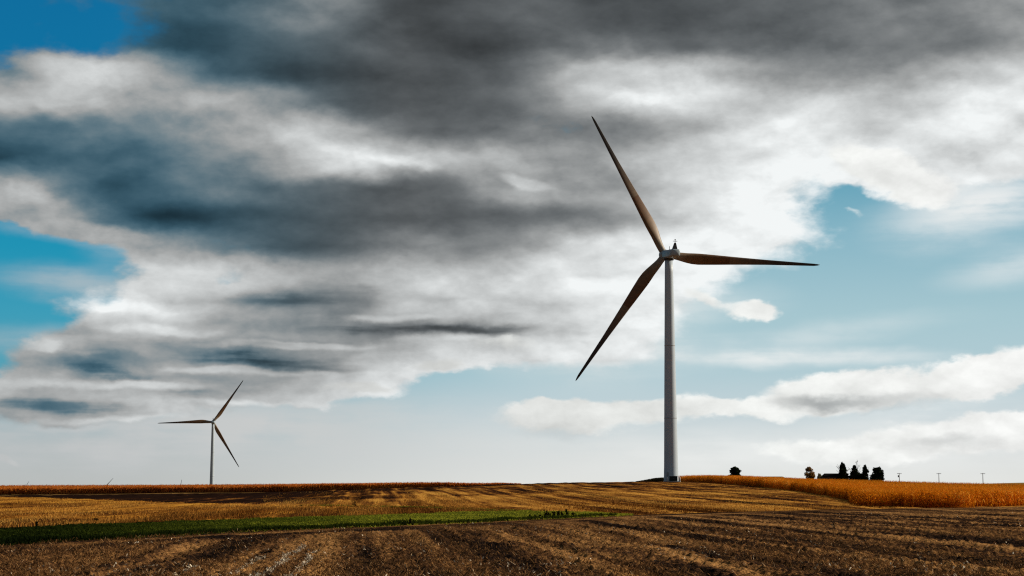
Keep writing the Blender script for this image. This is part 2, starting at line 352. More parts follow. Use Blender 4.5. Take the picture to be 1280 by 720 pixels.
# ------------------------------------------------------------------ materials
def mat_new(name):
    m = bpy.data.materials.new(name); m.use_nodes = True
    g = N(m.node_tree); m.node_tree.nodes.clear()
    out = g.new('ShaderNodeOutputMaterial'); b = g.new('ShaderNodeBsdfPrincipled'); g.l.new(b.outputs[0], out.inputs[0])
    b.inputs['Roughness'].default_value = 0.95; b.inputs['Specular IOR Level'].default_value = 0.0
    return m, g, b, out
def row_coords(g):
    tc = g.new('ShaderNodeTexCoord')
    return g.mapping(tc.outputs['Object'], rot=(0, 0, ROW))      # x = across the rows, y = along them
def bump(g, b, h, dist, strength=1.0):
    n = g.new('ShaderNodeBump'); n.inputs['Strength'].default_value = strength; n.inputs['Distance'].default_value = dist
    g.put(n.inputs['Height'], h); g.l.new(n.outputs[0], b.inputs['Normal'])

def m_soil():
    m, g, b, out = mat_new('tilled_soil')
    r = row_coords(g)
    uv = g.new('ShaderNodeUVMap'); s = g.new('ShaderNodeSeparateXYZ'); g.l.new(uv.outputs[0], s.inputs[0])
    stripes = g.noise(g.mapping(r, scale=(1 / 2.6, 1 / 140, 1)), 1.0, 3.0, .55)
    cm = g.new('ShaderNodeCombineXYZ'); g.l.new(s.outputs[1], cm.inputs[1])
    head = g.noise(g.mapping(uv.outputs[0], scale=(1 / 70, 1 / 8.0, 1)), 1.0, 3.0, .55)
    hm = g.rng(g.math('ADD', s.outputs[1], g.math('MULTIPLY', g.noise(r, .03, 2), 16)), 16, 34)
    st = g.new('ShaderNodeMix', data_type='FLOAT'); g.put(st.inputs[0], hm); g.put(st.inputs[2], head); g.put(st.inputs[3], stripes)
    patch = g.noise(g.mapping(r, scale=(1 / 7, 1 / 24, 1)), 1.0, 4.0, .6)
    fine = g.noise(r, 7.0, 3.0, .7)
    clod = g.noise(r, 1.6, 4.0, .65)
    f = g.math('ADD', g.math('MULTIPLY', st.outputs[0], 1.1), g.math('MULTIPLY', patch, .35))
    f = g.math('SUBTRACT', f, .185)
    f = g.math('ADD', f, g.math('MULTIPLY', g.math('SUBTRACT', fine, .5), .55))
    f = g.math('ADD', f, g.math('MULTIPLY', g.math('SUBTRACT', clod, .5), .35))
    col = g.ramp(f, [(.38, (.008, .006, .006)), (.49, (.032, .018, .012)), (.57, (.125, .059, .024)), (.70, (.37, .190, .068))])
    fl = g.rng(g.noise(r, 4.5, 2.0, .6), .70, .76)
    col = g.mix(g.math('MULTIPLY', fl, .55), col, (.42, .36, .28, 1))
    g.l.new(col, b.inputs['Base Color'])
    bump(g, b, g.math('ADD', fine, clod), .16, 1.0)
    return m
def m_crop(name, stops, rowf, bumpd=.1, alongf=1 / 70, hill=False, near=False):
    m, g, b, out = mat_new(name)
    r = row_coords(g)
    uv = g.new('ShaderNodeUVMap')
    a = g.noise(g.mapping(r, scale=(rowf, alongf, 1)), 1.0, 2.5, .5)
    a2 = g.noise(g.mapping(r, loc=(9, 4, 0), scale=(rowf * 3.1, alongf * 1.5, 1)), 1.0, 2.0, .5)
    pt = g.noise(r, .022, 3.0, .55)
    fine = g.noise(g.mapping(r, scale=(1.6, .8, 1)), 1.0, 4.0, .7)
    f = g.math('ADD', g.math('MULTIPLY', a, .62), g.math('MULTIPLY', a2, .3))
    f = g.math('ADD', f, g.math('MULTIPLY', g.math('SUBTRACT', pt, .5), .5))
    f = g.math('ADD', f, g.math('MULTIPLY', g.math('SUBTRACT', fine, .5), .40))
    if hill:   # grazing-sun darkening painted in over the crest, and the far left lies ploughed bare
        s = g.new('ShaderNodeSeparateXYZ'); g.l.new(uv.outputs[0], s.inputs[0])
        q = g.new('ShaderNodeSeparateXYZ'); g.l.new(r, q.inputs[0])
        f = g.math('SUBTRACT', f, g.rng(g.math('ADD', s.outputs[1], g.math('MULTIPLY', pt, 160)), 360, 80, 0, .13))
        f = g.math('SUBTRACT', f, g.rng(q.outputs[0], 20, -60, 0, .22))
    elif near:  # thinner, browner straw along the headland beside the grass
        s = g.new('ShaderNodeSeparateXYZ'); g.l.new(uv.outputs[0], s.inputs[0])
        f = g.math('SUBTRACT', f, g.rng(g.math('ADD', s.outputs[0], g.math('MULTIPLY', pt, 60)), 130, 30, 0, .14))
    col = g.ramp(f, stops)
    g.l.new(col, b.inputs['Base Color'])
    bump(g, b, fine, bumpd, .8)
    return m
def m_leafy(name, stops, trans=.4, rough=.75):
    """thin leaves: colour by plant, light passes through"""
    m, g, b, out = mat_new(name)
    at = g.new('ShaderNodeAttribute', attribute_name='tone')
    tc = g.new('ShaderNodeTexCoord')
    n = g.noise(tc.outputs['Object'], .6, 2.0)
    col = g.ramp(g.math('ADD', at.outputs['Fac'], g.math('MULTIPLY', g.math('SUBTRACT', n, .5), .3)), stops)
    g.l.new(col, b.inputs['Base Color']); b.inputs['Roughness'].default_value = rough
    if trans:
        tr = g.new('ShaderNodeBsdfTranslucent'); g.l.new(col, tr.inputs[0])
        mx = g.new('ShaderNodeMixShader'); mx.inputs[0].default_value = trans
        g.l.new(b.outputs[0], mx.inputs[1]); g.l.new(tr.outputs[0], mx.inputs[2]); g.l.new(mx.outputs[0], out.inputs[0])
    return m
def m_plain(name, col, rough=.6, var=.12, scale=2.0, metal=0.0):
    m, g, b, out = mat_new(name)
    tc = g.new('ShaderNodeTexCoord'); n = g.noise(tc.outputs['Object'], scale, 4.0, .6)
    v = g.rng(n, .25, .75, 1 - var, 1 + var)
    c = g.vmath('SCALE', (col[0], col[1], col[2]), v)
    g.l.new(c, b.inputs['Base Color']); b.inputs['Roughness'].default_value = rough; b.inputs['Metallic'].default_value = metal
    b.inputs['Specular IOR Level'].default_value = .35 if rough < .9 else 0.0
    return m

M = {}
M['soil'] = m_soil()
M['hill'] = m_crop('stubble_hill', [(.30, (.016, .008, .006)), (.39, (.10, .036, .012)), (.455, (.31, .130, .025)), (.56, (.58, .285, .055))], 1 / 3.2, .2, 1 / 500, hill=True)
M['gold'] = m_crop('golden_stubble', [(.34, (.060, .020, .007)), (.41, (.21, .080, .015)), (.48, (.43, .185, .026)), (.62, (.60, .31, .053))], 1 / 5.0, .2, 1 / 110, near=True)
M['grassground'] = m_crop('grass_ground', [(.3, (.014, .022, .005)), (.6, (.04, .058, .010))], .2, .05)
M['far'] = m_crop('far_fields', [(.3, (.05, .03, .012)), (.45, (.16, .09, .03)), (.6, (.30, .18, .06))], 1 / 30, .1, 1 / 200)

# ------------------------------------------------------------------ ground and fields
def build_ground():
    r = np.concatenate([np.geomspace(4, 600, 60), np.geomspace(620, 2400, 110), np.geomspace(2500, 15500, 40)])
    # fine azimuth steps ahead, coarse elsewhere
    a = np.concatenate([np.radians(np.arange(-28, 28, .25)), np.radians(np.arange(28, 332, 4))])
    A, R = np.meshgrid(a, r)
    X, Y = R * np.sin(A), R * np.cos(A)
    drop = np.interp(R, [0, 600, 640, 1e5], [.45, .45, 0, 0])
    Z = height(X, Y) - drop
    Z += np.where(R > 640, (fbm(X / 60, Y / 60, 5) - .5) * .5, 0)
    V = np.stack([X, Y, Z], -1).reshape(-1, 3)
    nr, nc = X.shape
    i = np.arange(nr - 1)[:, None] * nc; j = np.arange(nc)[None, :]; j2 = (j + 1) % nc
    Fc = np.stack([i + j, i + nc + j, i + nc + j2, i + j2], -1).reshape(-1, 4)[:, ::-1]
    o = link('ground', mesh_np(V, Fc, True), M['far']); o['kind'] = 'structure'
build_ground()

px_f = np.arange(-300, 1600.1, 1.6)
def d_soil(X, Y, t):
    c = across(X, Y); a = along(X, Y)
    h = (fbm(X * 2.1, Y * 1.7, 1, 3, .65) - .5) * .34 + (vnoise(c * 1.31, a / 14, 3) - .5) * .20 + (fbm(X / 6, Y / 9, 7, 2) - .5) * .25
    h += (vnoise(X * 5, Y * 5, 14) - .5) * .10
    h += (vnoise(X * 7.5, Y * 4, 15) - .5) * .10
    return h * np.clip((1 - t) * 14, 0, 1) - .02
field('tilled_field', px_f, np.full(px_f.shape, 36.0), E1(px_f) + 1.0, 330, d_soil, M['soil'])

pg = np.arange(-300, 793, 2.0)
def d_grass(X, Y, t): return (fbm(X / 3, Y / 3, 21, 3) - .5) * .25
field('grass_strip', pg, E1(pg), np.maximum(E2(pg), E1(pg) + .5), 60, d_grass, M['grassground'], .01)
ps = np.arange(-300, 661, 2.0)
def d_stub(X, Y, t):
    c = across(X, Y)
    return (fbm(X * .9, Y * .9, 31, 3) - .5) * .16 + (vnoise(c / 2.2, along(X, Y) / 40, 33) - .5) * .16 + (vnoise(c * 1.3, 0 * c, 34) - .5) * .1
field('stubble_field', ps, E2(ps), np.maximum(E3(ps), E2(ps) + .5), 150, d_stub, M['gold'])
ph = np.arange(-300, 1600.1, 2.0)
def d_hill(X, Y, t):
    c = across(X, Y)
    return ((fbm(X * .5, Y * .5, 41, 3) - .5) * .22 + (vnoise(c / 1.9, along(X, Y) / 120, 43) - .5) * .40) * np.clip(t * 12, 0, 1) * np.clip((1 - t) * 12, 0, 1)
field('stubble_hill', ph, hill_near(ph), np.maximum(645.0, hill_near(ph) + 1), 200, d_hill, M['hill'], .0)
# the thin second strip of grass at the foot of the hill
pt2 = np.arange(372, 665, 2.0)
field('narrow_grass_strip', pt2, E3(pt2) - 2, E3(pt2) + np.interp(pt2, [372, 420, 560, 664], [.6, 12, 18, 3]), 12, d_grass, M['grassground'], .06)

# ------------------------------------------------------------------ scattered residue, grass, corn (things nobody could count)
rnd = np.random.default_rng(11)
def strip_quads(base, d, w, h):
    """thin upright/leaning blades: base (n,3), d (n,3) tip offset, w (n,) width"""
    ang = rnd.uniform(0, math.pi, len(base)); s = np.stack([np.cos(ang), np.sin(ang), 0 * ang], -1) * w[:, None] * .5
    return np.stack([base - s, base + s, base + d + s * h, base + d - s * h], 1)
def residue():
    n = 170000
    px = rnd.uniform(-60, 1340, n); u = rnd.uniform(0, 1, n)
    far = E1(px) - 1.5; Y = 1 / ((1 - u) / 44 + u / far); X = k_of(px) * Y
    c, a = across(X, Y), along(X, Y)
    dens = fbm(c / 3.2, a / 70, 51, 3) * .6 + fbm(X / 6, Y / 20, 52, 2) * .4
    keep = rnd.uniform(.34, .58, n) < dens
    X, Y = X[keep], Y[keep]; n = len(X)
    Z = height(X, Y) + d_soil(X, Y, np.zeros(n)) + .01
    base = np.stack([X, Y, Z], -1)
    ang = rnd.uniform(0, 2 * math.pi, n); L = rnd.uniform(.05, .22, n); up = rnd.uniform(-.01, .16, n)
    d = np.stack([np.cos(ang) * L, np.sin(ang) * L, up], -1)
    tone = np.clip(rnd.normal(.42, .2, n), 0, 1)
    return quads_obj('stalk_residue', strip_quads(base, d, rnd.uniform(.015, .045, n), .8), tone,
                     m_leafy('dry_stalks', [(0, (.03, .015, .007)), (.4, (.14, .067, .027)), (.8, (.33, .175, .070)), (1, (.58, .43, .27))], .15))
o = residue(); o['kind'] = 'stuff'; o['label'] = 'scattered brown stalk residue lying over the tilled soil'; o['category'] = 'crop residue'

def pale_husks():
    """two raked rows of bleached husks in the foreground plus loose flecks"""
    B = []
    for cc, y0, y1, n in ((-3.75, 45, 92, 1700), (-2.75, 45, 84, 800), (-4.9, 55, 80, 260), (-6.6, 48, 66, 220)):
        a = rnd.uniform(y0, y1, n); g = vnoise(a / 1.8, a * 0, 61) ; a = a[g > .42]
        c = cc + rnd.normal(0, .065, len(a)) + .25 * (vnoise(a / 6, a * 0, 62) - .5)
        B.append(np.stack([c * math.cos(ROW) + a * math.sin(ROW), -c * math.sin(ROW) + a * math.cos(ROW)], -1))
    n = 5000; px = rnd.uniform(-40, 1320, n); u = rnd.uniform(0, 1, n); Y = 1 / ((1 - u) / 44 + u / (E1(px) - 3)); X = k_of(px) * Y
    k = fbm(X / 5, Y / 14, 66, 3) > .52
    B.append(np.stack([X[k], Y[k]], -1)); B = np.concatenate(B)
    X, Y = B[:, 0], B[:, 1]; n = len(X)
    base = np.stack([X, Y, height(X, Y) + d_soil(X, Y, np.zeros(n)) + .02], -1)
    ang = rnd.uniform(0, 6.28, n); L = rnd.uniform(.04, .13, n)
    d = np.stack([np.cos(ang) * L, np.sin(ang) * L, rnd.uniform(.02, .10, n)], -1)
    return quads_obj('bleached_husks', strip_quads(base, d, rnd.uniform(.03, .09, n), .6), rnd.uniform(0, 1, n),
                     m_leafy('bleached_husk', [(0, (.24, .17, .10)), (1, (.80, .71, .56))], .1))
o = pale_husks(); o['kind'] = 'stuff'; o['label'] = 'bleached pale husks littering the tilled soil in raked rows'; o['category'] = 'crop residue'

def grass_blades():
    n = 60000
    px = rnd.uniform(-60, 790, n); u = rnd.uniform(0, 1, n)
    lo = E1(px) - .4; hi = np.maximum(E2(px) + .5, lo + .2); Y = lo + (hi - lo) * u; Y = Y * (1 + rnd.normal(0, .012, n) * (fbm(px / 9, Y / 30, 77, 2) > .5))
    n2 = 6000; p2 = rnd.uniform(375, 664, n2); Y2 = E3(p2) - 2 + rnd.uniform(0, 1, n2) * np.interp(p2, [372, 420, 560, 664], [2, 13, 19, 4])
    # ragged taller dark growth along the near bank
    n3 = 12000; p3 = rnd.uniform(-60, 770, n3); Y3 = E1(p3) + np.abs(rnd.normal(0, 1.2, n3))
    px = np.concatenate([px, p2, p3]); Y = np.concatenate([Y, Y2, Y3]); kind = np.concatenate([np.zeros(n), np.ones(n2), np.full(n3, 2)])
    X = k_of(px) * Y; n = len(X)
    base = np.stack([X, Y, height(X, Y) + d_grass(X, Y, 0) - .02], -1)
    h = np.where(kind == 2, rnd.uniform(.10, .38, n), rnd.uniform(.05, .17, n)) * (.7 + .6 * fbm(X / 4, Y / 4, 71, 2))
    d = np.stack([rnd.normal(0, .12, n), rnd.normal(0, .12, n), h], -1)
    # the strip runs from dark green at the left end to yellow-green by the hill
    fresh = np.clip((px - 60) / 480, 0, 1)
    tone = np.clip(.14 + .80 * fresh + rnd.normal(0, .1, n) + .35 * (fbm(X / 9, Y / 5, 73, 3) - .5), 0, 1)
    tone = np.where(kind == 2, tone * .35, tone)
    return quads_obj('grass', strip_quads(base, d, rnd.uniform(.05, .16, n), .3), tone,
                     m_leafy('grass_blade', [(0, (.008, .014, .004)), (.3, (.026, .038, .006)), (.6, (.085, .105, .011)), (1, (.33, .33, .03))], .35))
o = grass_blades(); o['kind'] = 'stuff'; o['label'] = 'green grass growing along the low strip between the fields'; o['category'] = 'grass'

def stubble_stalks():
    """cut stalks standing in rows on the golden field and the hill foot"""
    n = 120000
    px = rnd.uniform(-40, 1140, n); u = rnd.uniform(0, 1, n)
    lo = np.where(px < 660, E2(px), hill_near(px)); hi = np.where(px < 330, E3(px), np.minimum(600, E3(px) * 1.9)); hi = np.where(px >= 660, 560, hi)
    Y = 1 / ((1 - u) / lo + u / hi); X = k_of(px) * Y
    c = across(X, Y); a = along(X, Y); c = np.round(c / .76) * .76 + rnd.normal(0, .22, n)
    X = c * math.cos(ROW) + a * math.sin(ROW); Y = -c * math.sin(ROW) + a * math.cos(ROW)
    g = fbm(c / 7, a / 90, 81, 2); keep = rnd.uniform(.25, .7, n) < g
    X, Y, c, a = X[keep], Y[keep], c[keep], a[keep]; n = len(X)
    base = np.stack([X, Y, height(X, Y) - .03], -1)
    d = np.stack([rnd.normal(0, .06, n), rnd.normal(0, .06, n), rnd.uniform(.12, .34, n)], -1)
    tone = np.clip(rnd.normal(.47, .16, n) + 1.5 * (fbm(c / 5, a / 110, 82, 2) - .5) - .22 * np.clip(1 - (Y - E2(640 + F_PX * X / CP / Y)) / 70, 0, 1), 0, 1)
    return quads_obj('stubble', strip_quads(base, d, rnd.uniform(.03, .09, n), .7), tone,
                     m_leafy('stubble_stalk', [(0, (.08, .028, .007)), (.5, (.36, .155, .028)), (1, (.60, .33, .075))], .25))
o = stubble_stalks(); o['kind'] = 'stuff'; o['label'] = 'short golden cut stubble standing in rows on the harvested fields'; o['category'] = 'stubble'

corn_mat = m_leafy('dry_corn', [(0, (.14, .030, .004)), (.35, (.55, .165, .008)), (.65, (.82, .285, .011)), (1, (.88, .46, .08))], .24)
corn_red = m_leafy('dry_red_corn', [(0, (.20, .040, .008)), (.5, (.56, .15, .020)), (1, (.72, .30, .06))], .16)
def corn(X, Y, full, H, mat, name, big=1.0, taper=1.0):
    """dry maize: stalk, drooping leaves, ear and tassel per plant; plants inside the stand show only their tops"""
    n = len(X); Z = height(X, Y)
    H = H * taper * np.clip(rnd.normal(1.0, .11, n), .7, 1.22) * (.86 + .28 * fbm(X / 8, Y / 8, 91, 3))
    lean = rnd.normal(0, .05, (n, 2)) * H[:, None]
    low = np.where(full, 0.0, H * .45)
    b = np.stack([X, Y, Z + low], -1); top = np.stack([X + lean[:, 0], Y + lean[:, 1], Z + H], -1)
    ptone = np.clip(rnd.normal(.52, .14, n) + .6 * (fbm(X / 9, Y / 9, 92, 3) - .5), 0, 1)
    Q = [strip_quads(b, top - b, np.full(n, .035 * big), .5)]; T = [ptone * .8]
    for k in range(7):
        hgt = .18 + .115 * k
        sel = full | (hgt > .5)
        if not sel.any(): continue
        p = b + (top - np.stack([X, Y, Z], -1)) * 0
        p = np.stack([X, Y, Z], -1) + (top - np.stack([X, Y, Z], -1)) * (hgt + rnd.uniform(-.05, .05, n))[:, None]
        p = p[sel]; m = len(p)
        ang = rnd.uniform(0, 2 * math.pi, m); L = rnd.uniform(.28, .52, m) * (1.1 - .35 * abs(hgt - .5)) * big
        dr = np.stack([np.cos(ang), np.sin(ang), 0 * ang], -1); sd = np.stack([-np.sin(ang), np.cos(ang), 0 * ang], -1)
        wd = rnd.uniform(.04, .095, m)[:, None] * big
        mid = p + dr * L[:, None] * .5 + np.array([0, 0, 1]) * (L * rnd.uniform(.15, .5, m))[:, None]
        tip = p + dr * L[:, None] * rnd.uniform(.7, 1.1, m)[:, None] + np.array([0, 0, 1]) * (L * rnd.uniform(-.9, .1, m))[:, None]
        Q.append(np.stack([p - sd * wd * .6, p + sd * wd * .6, mid + sd * wd, mid - sd * wd], 1))
        Q.append(np.stack([mid - sd * wd, mid + sd * wd, tip + sd * wd * .2, tip - sd * wd * .2], 1))
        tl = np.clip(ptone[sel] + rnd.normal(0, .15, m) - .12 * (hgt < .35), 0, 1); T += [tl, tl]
    for k in range(2):   # tassel
        d = np.stack([rnd.normal(0, .10, n), rnd.normal(0, .10, n), rnd.uniform(.15, .35, n)], -1)
        Q.append(strip_quads(top - np.array([0, 0, .03]), d, np.full(n, .03 * big), .5)); T.append(np.clip(ptone + .1, 0, 1))
    # hanging ear on the plants whose middle shows
    s = full & (rnd.uniform(0, 1, n) < .7)
    if s.any():
        p = (np.stack([X, Y, Z + H * .48], -1) + np.stack([rnd.normal(0, .07, n), rnd.normal(0, .07, n), 0 * X], -1))[s]
        Q.append(strip_quads(p, np.stack([rnd.normal(0, .05, s.sum()), rnd.normal(0, .05, s.sum()), -rnd.uniform(.18, .28, s.sum())], -1), np.full(s.sum(), .075 * big), .7)); T.append(np.clip(ptone[s] + .25, 0, 1))
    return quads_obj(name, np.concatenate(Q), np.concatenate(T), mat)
CE = curve([(846, 650), (870, 610), (900, 560), (930, 520), (965, 474), (1000, 430), (1040, 365), (1080, 307), (1108, 276), (1130, 262), (1280, 283), (1600, 336)])
def right_corn():
    # edge ranks, dense and full height
    pe = np.concatenate([np.linspace(846, 1130, 620), np.linspace(1130, 1330, 330)])
    # resample by true length
    xe, ye = k_of(pe) * CE(pe), CE(pe); s = np.concatenate([[0], np.cumsum(np.hypot(np.diff(xe), np.diff(ye)))])
    L = np.arange(0, s[-1], .22); xe, ye = np.interp(L, s, xe), np.interp(L, s, ye)
    tx, ty = np.gradient(xe), np.gradient(ye); nn = np.hypot(tx, ty); nx, ny = -ty / nn, tx / nn     # into the stand
    sgn = np.where(ny * 1.0 + nx * .4 > 0, 1, -1); nx, ny = nx * sgn, ny * sgn
    Xs, Ys = [], []
    for r in range(15):
        o = r * .76 + rnd.normal(0, .06, len(L)); Xs.append(xe + nx * o + rnd.normal(0, .05, len(L))); Ys.append(ye + ny * o)
    X, Y = np.concatenate(Xs), np.concatenate(Ys); full = np.ones(len(X), bool)
    n = 100000; px = rnd.uniform(850, 1345, n); lo = CE(px) + 4; u = rnd.uniform(0, 1, n); Yi = 1 / ((1 - u) / lo + u / 740)
    Xi = k_of(px) * Yi
    X = np.concatenate([X, Xi]); Y = np.concatenate([Y, Yi]); full = np.concatenate([full, np.zeros(n, bool)])
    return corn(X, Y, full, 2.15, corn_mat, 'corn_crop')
o = right_corn(); o['kind'] = 'stuff'; o['label'] = 'bright orange standing dry corn on the slope right of the large turbine'; o['category'] = 'corn crop'
def left_corn():
    Xs, Ys = [], []
    pe = np.linspace(-40, 650, 2200)
    for r in range(6):
        p = pe + rnd.normal(0, .2, len(pe)); Y = 648 + r * .8; Xs.append(k_of(p) * Y); Ys.append(np.full(len(p), Y) + rnd.normal(0, .1, len(p)))
    full = np.ones(sum(map(len, Xs)), bool)
    n = 40000; px = rnd.uniform(-40, 655, n); Y = 654 + rnd.uniform(0, 1, n) ** 1.4 * 300
    X = np.concatenate(Xs + [k_of(px) * Y]); Y = np.concatenate(Ys + [Y])
    pxs = 640 + F_PX * X / CP / Y
    return corn(X, Y, np.concatenate([full, np.zeros(n, bool)]), 2.2, corn_red, 'corn_crop', 1.6, np.interp(pxs, [560, 620, 655], [1, .8, .4]))
o = left_corn(); o['kind'] = 'stuff'; o['label'] = 'long low band of rust red dry corn along the far left skyline'; o['category'] = 'corn crop'

# ------------------------------------------------------------------ bmesh builders
def bm_obj(name, bm, mat, parent=None, smooth=False):
    me = bpy.data.meshes.new(name); bmesh.ops.recalc_face_normals(bm, faces=bm.faces[:]); bm.to_mesh(me); bm.free()
    if smooth: me.polygons.foreach_set('use_smooth', np.ones(len(me.polygons), bool))
    return link(name, me, mat, parent)
def lathe(bm, prof, seg=32, axis=None, cap=True):
    """prof: (radius, height); axis: Matrix from z-up"""
    mt = axis or Matrix.Identity(4); rings = []
    for r, h in prof:
        rings.append([bm.verts.new(mt @ Vector((r * math.cos(2 * math.pi * i / seg), r * math.sin(2 * math.pi * i / seg), h))) for i in range(seg)])
    for a, b in zip(rings, rings[1:]):
        for i in range(seg): bm.faces.new((a[i], a[(i + 1) % seg], b[(i + 1) % seg], b[i]))
    if cap: bm.faces.new(rings[0][::-1]); bm.faces.new(rings[-1])
def box(bm, c, s, bev=0.0, rot=None):
    r = bmesh.ops.create_cube(bm, size=1.0); vs_ = r['verts']
    bmesh.ops.scale(bm, vec=s, verts=vs_)
    if bev:
        es = list({e for v in vs_ for e in v.link_edges})
        rb = bmesh.ops.bevel(bm, geom=es, offset=bev, segments=2, affect='EDGES', profile=.5)
        vs_ = list({v for f in rb['faces'] for v in f.verts} | {v for v in vs_ if v.is_valid})
    if rot is not None: bmesh.ops.rotate(bm, cent=(0, 0, 0), matrix=rot, verts=vs_)
    bmesh.ops.translate(bm, vec=c, verts=vs_)
def tube(bm, pts, rad, seg=8):
    rings = []
    for i, p in enumerate(pts):
        p = Vector(p); a = Vector(pts[max(i - 1, 0)]); b = Vector(pts[min(i + 1, len(pts) - 1)])
        t = (b - a).normalized(); u = t.orthogonal().normalized(); v = t.cross(u)
        r = rad[i] if hasattr(rad, '__len__') else rad
        rings.append([bm.verts.new(p + (u * math.cos(6.2832 * k / seg) + v * math.sin(6.2832 * k / seg)) * r) for k in range(seg)])
    for a, b in zip(rings, rings[1:]):
        # align start to avoid twist
        o = min(range(seg), key=lambda q: (a[0].co - b[q].co).length)
        for i in range(seg): bm.faces.new((a[i], a[(i + 1) % seg], b[(i + 1 + o) % seg], b[(i + o) % seg]))
    bm.faces.new(rings[0][::-1]); bm.faces.new(rings[-1])
def empty(name, loc, label, cat, group=None):
    o = bpy.data.objects.new(name, None); C.objects.link(o); o.location = loc; o.empty_display_size = 1
    o['label'] = label; o['category'] = cat
    if group: o['group'] = group
    return o

# ------------------------------------------------------------------ wind turbines
M['tower'] = m_plain('tower_paint', (.46, .55, .64), .45, .05, .15)
M['nacelle'] = m_plain('nacelle_paint', (.32, .40, .46), .4, .06, .4)
M['darkmetal'] = m_plain('dark_metal', (.03, .032, .035), .5, .2, 3)
M['flange'] = m_plain('flange_steel', (.28, .31, .34), .5, .1, 1)
def m_blade():  # shade and ground-bounce brown painted along the span; midspan step is paint
    m, g, b, out = mat_new('blade_shade_brown')
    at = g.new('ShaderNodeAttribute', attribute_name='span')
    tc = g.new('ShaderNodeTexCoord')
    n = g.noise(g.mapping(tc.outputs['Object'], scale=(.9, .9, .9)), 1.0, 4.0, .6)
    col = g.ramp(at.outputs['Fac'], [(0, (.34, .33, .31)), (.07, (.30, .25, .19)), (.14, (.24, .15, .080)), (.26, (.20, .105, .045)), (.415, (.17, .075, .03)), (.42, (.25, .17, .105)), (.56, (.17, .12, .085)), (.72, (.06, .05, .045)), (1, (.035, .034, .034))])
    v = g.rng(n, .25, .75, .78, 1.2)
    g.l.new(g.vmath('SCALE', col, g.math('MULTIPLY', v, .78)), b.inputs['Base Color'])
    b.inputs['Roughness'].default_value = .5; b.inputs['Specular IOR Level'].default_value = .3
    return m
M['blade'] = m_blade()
def blade_mesh(R):
    """one blade along +z from the hub centre; chord in x, thickness in y, with root cylinder, max chord, twist and tip"""
    st = [0.022, .035, .055, .08, .11, .145, .18, .22, .27, .33, .40, .415, .48, .56, .65, .74, .83, .91, .96, .985, 1.0]
    seg = 22; V, SP = [], []
    for s in st:
        root = max(0.0, min(1.0, (s - .035) / .13)); root = root * root * (3 - 2 * root)
        chord = np.interp(s, [0, .05, .12, .20, .30, .45, .65, .85, .96, .985, 1.0], [2.4, 2.45, 3.3, 4.2, 3.7, 2.8, 1.85, 1.2, .85, .55, .12])
        thick = np.interp(s, [0, .05, .12, .20, .4, .7, 1.0], [1.0, 1.0, .62, .38, .26, .19, .16]) * chord
        tw = math.radians(np.interp(s, [0, .2, .4, .7, 1], [17, 14, 8, 3, 0]))
        bend = -1.6 * s ** 2.2
        for k in range(seg):
            q = 2 * math.pi * k / seg
            cx, cy = chord * .5 * math.cos(q), thick * .5 * math.sin(q)          # round root
            xc = .5 * (1 + math.cos(q)); yt = 5 * (.2969 * math.sqrt(xc) - .126 * xc - .3516 * xc ** 2 + .2843 * xc ** 3 - .1036 * xc ** 4) * thick
            ax, ay = (xc - .32) * chord, (yt if q < math.pi else -yt * .75)       # airfoil
            x, y = cx * (1 - root) + ax * root, cy * (1 - root) + ay * root
            V.append((x * math.cos(tw) - y * math.sin(tw), x * math.sin(tw) + y * math.cos(tw) + bend, s * R)); SP.append(s)
    nr = len(st); F = [(i * seg + k, i * seg + (k + 1) % seg, (i + 1) * seg + (k + 1) % seg, (i + 1) * seg + k) for i in range(nr - 1) for k in range(seg)]
    me = mesh_np(np.array(V), np.array(F), True, {'span': np.array(SP)})
    # close both ends
    bm = bmesh.new(); bm.from_mesh(me); bmesh.ops.holes_fill(bm, edges=[e for e in bm.edges if e.is_boundary]); bmesh.ops.recalc_face_normals(bm, faces=bm.faces[:])
    bm.to_mesh(me); bm.free(); me.polygons.foreach_set('use_smooth', np.ones(len(me.polygons), bool))
    return me
HUB_H = 80.0
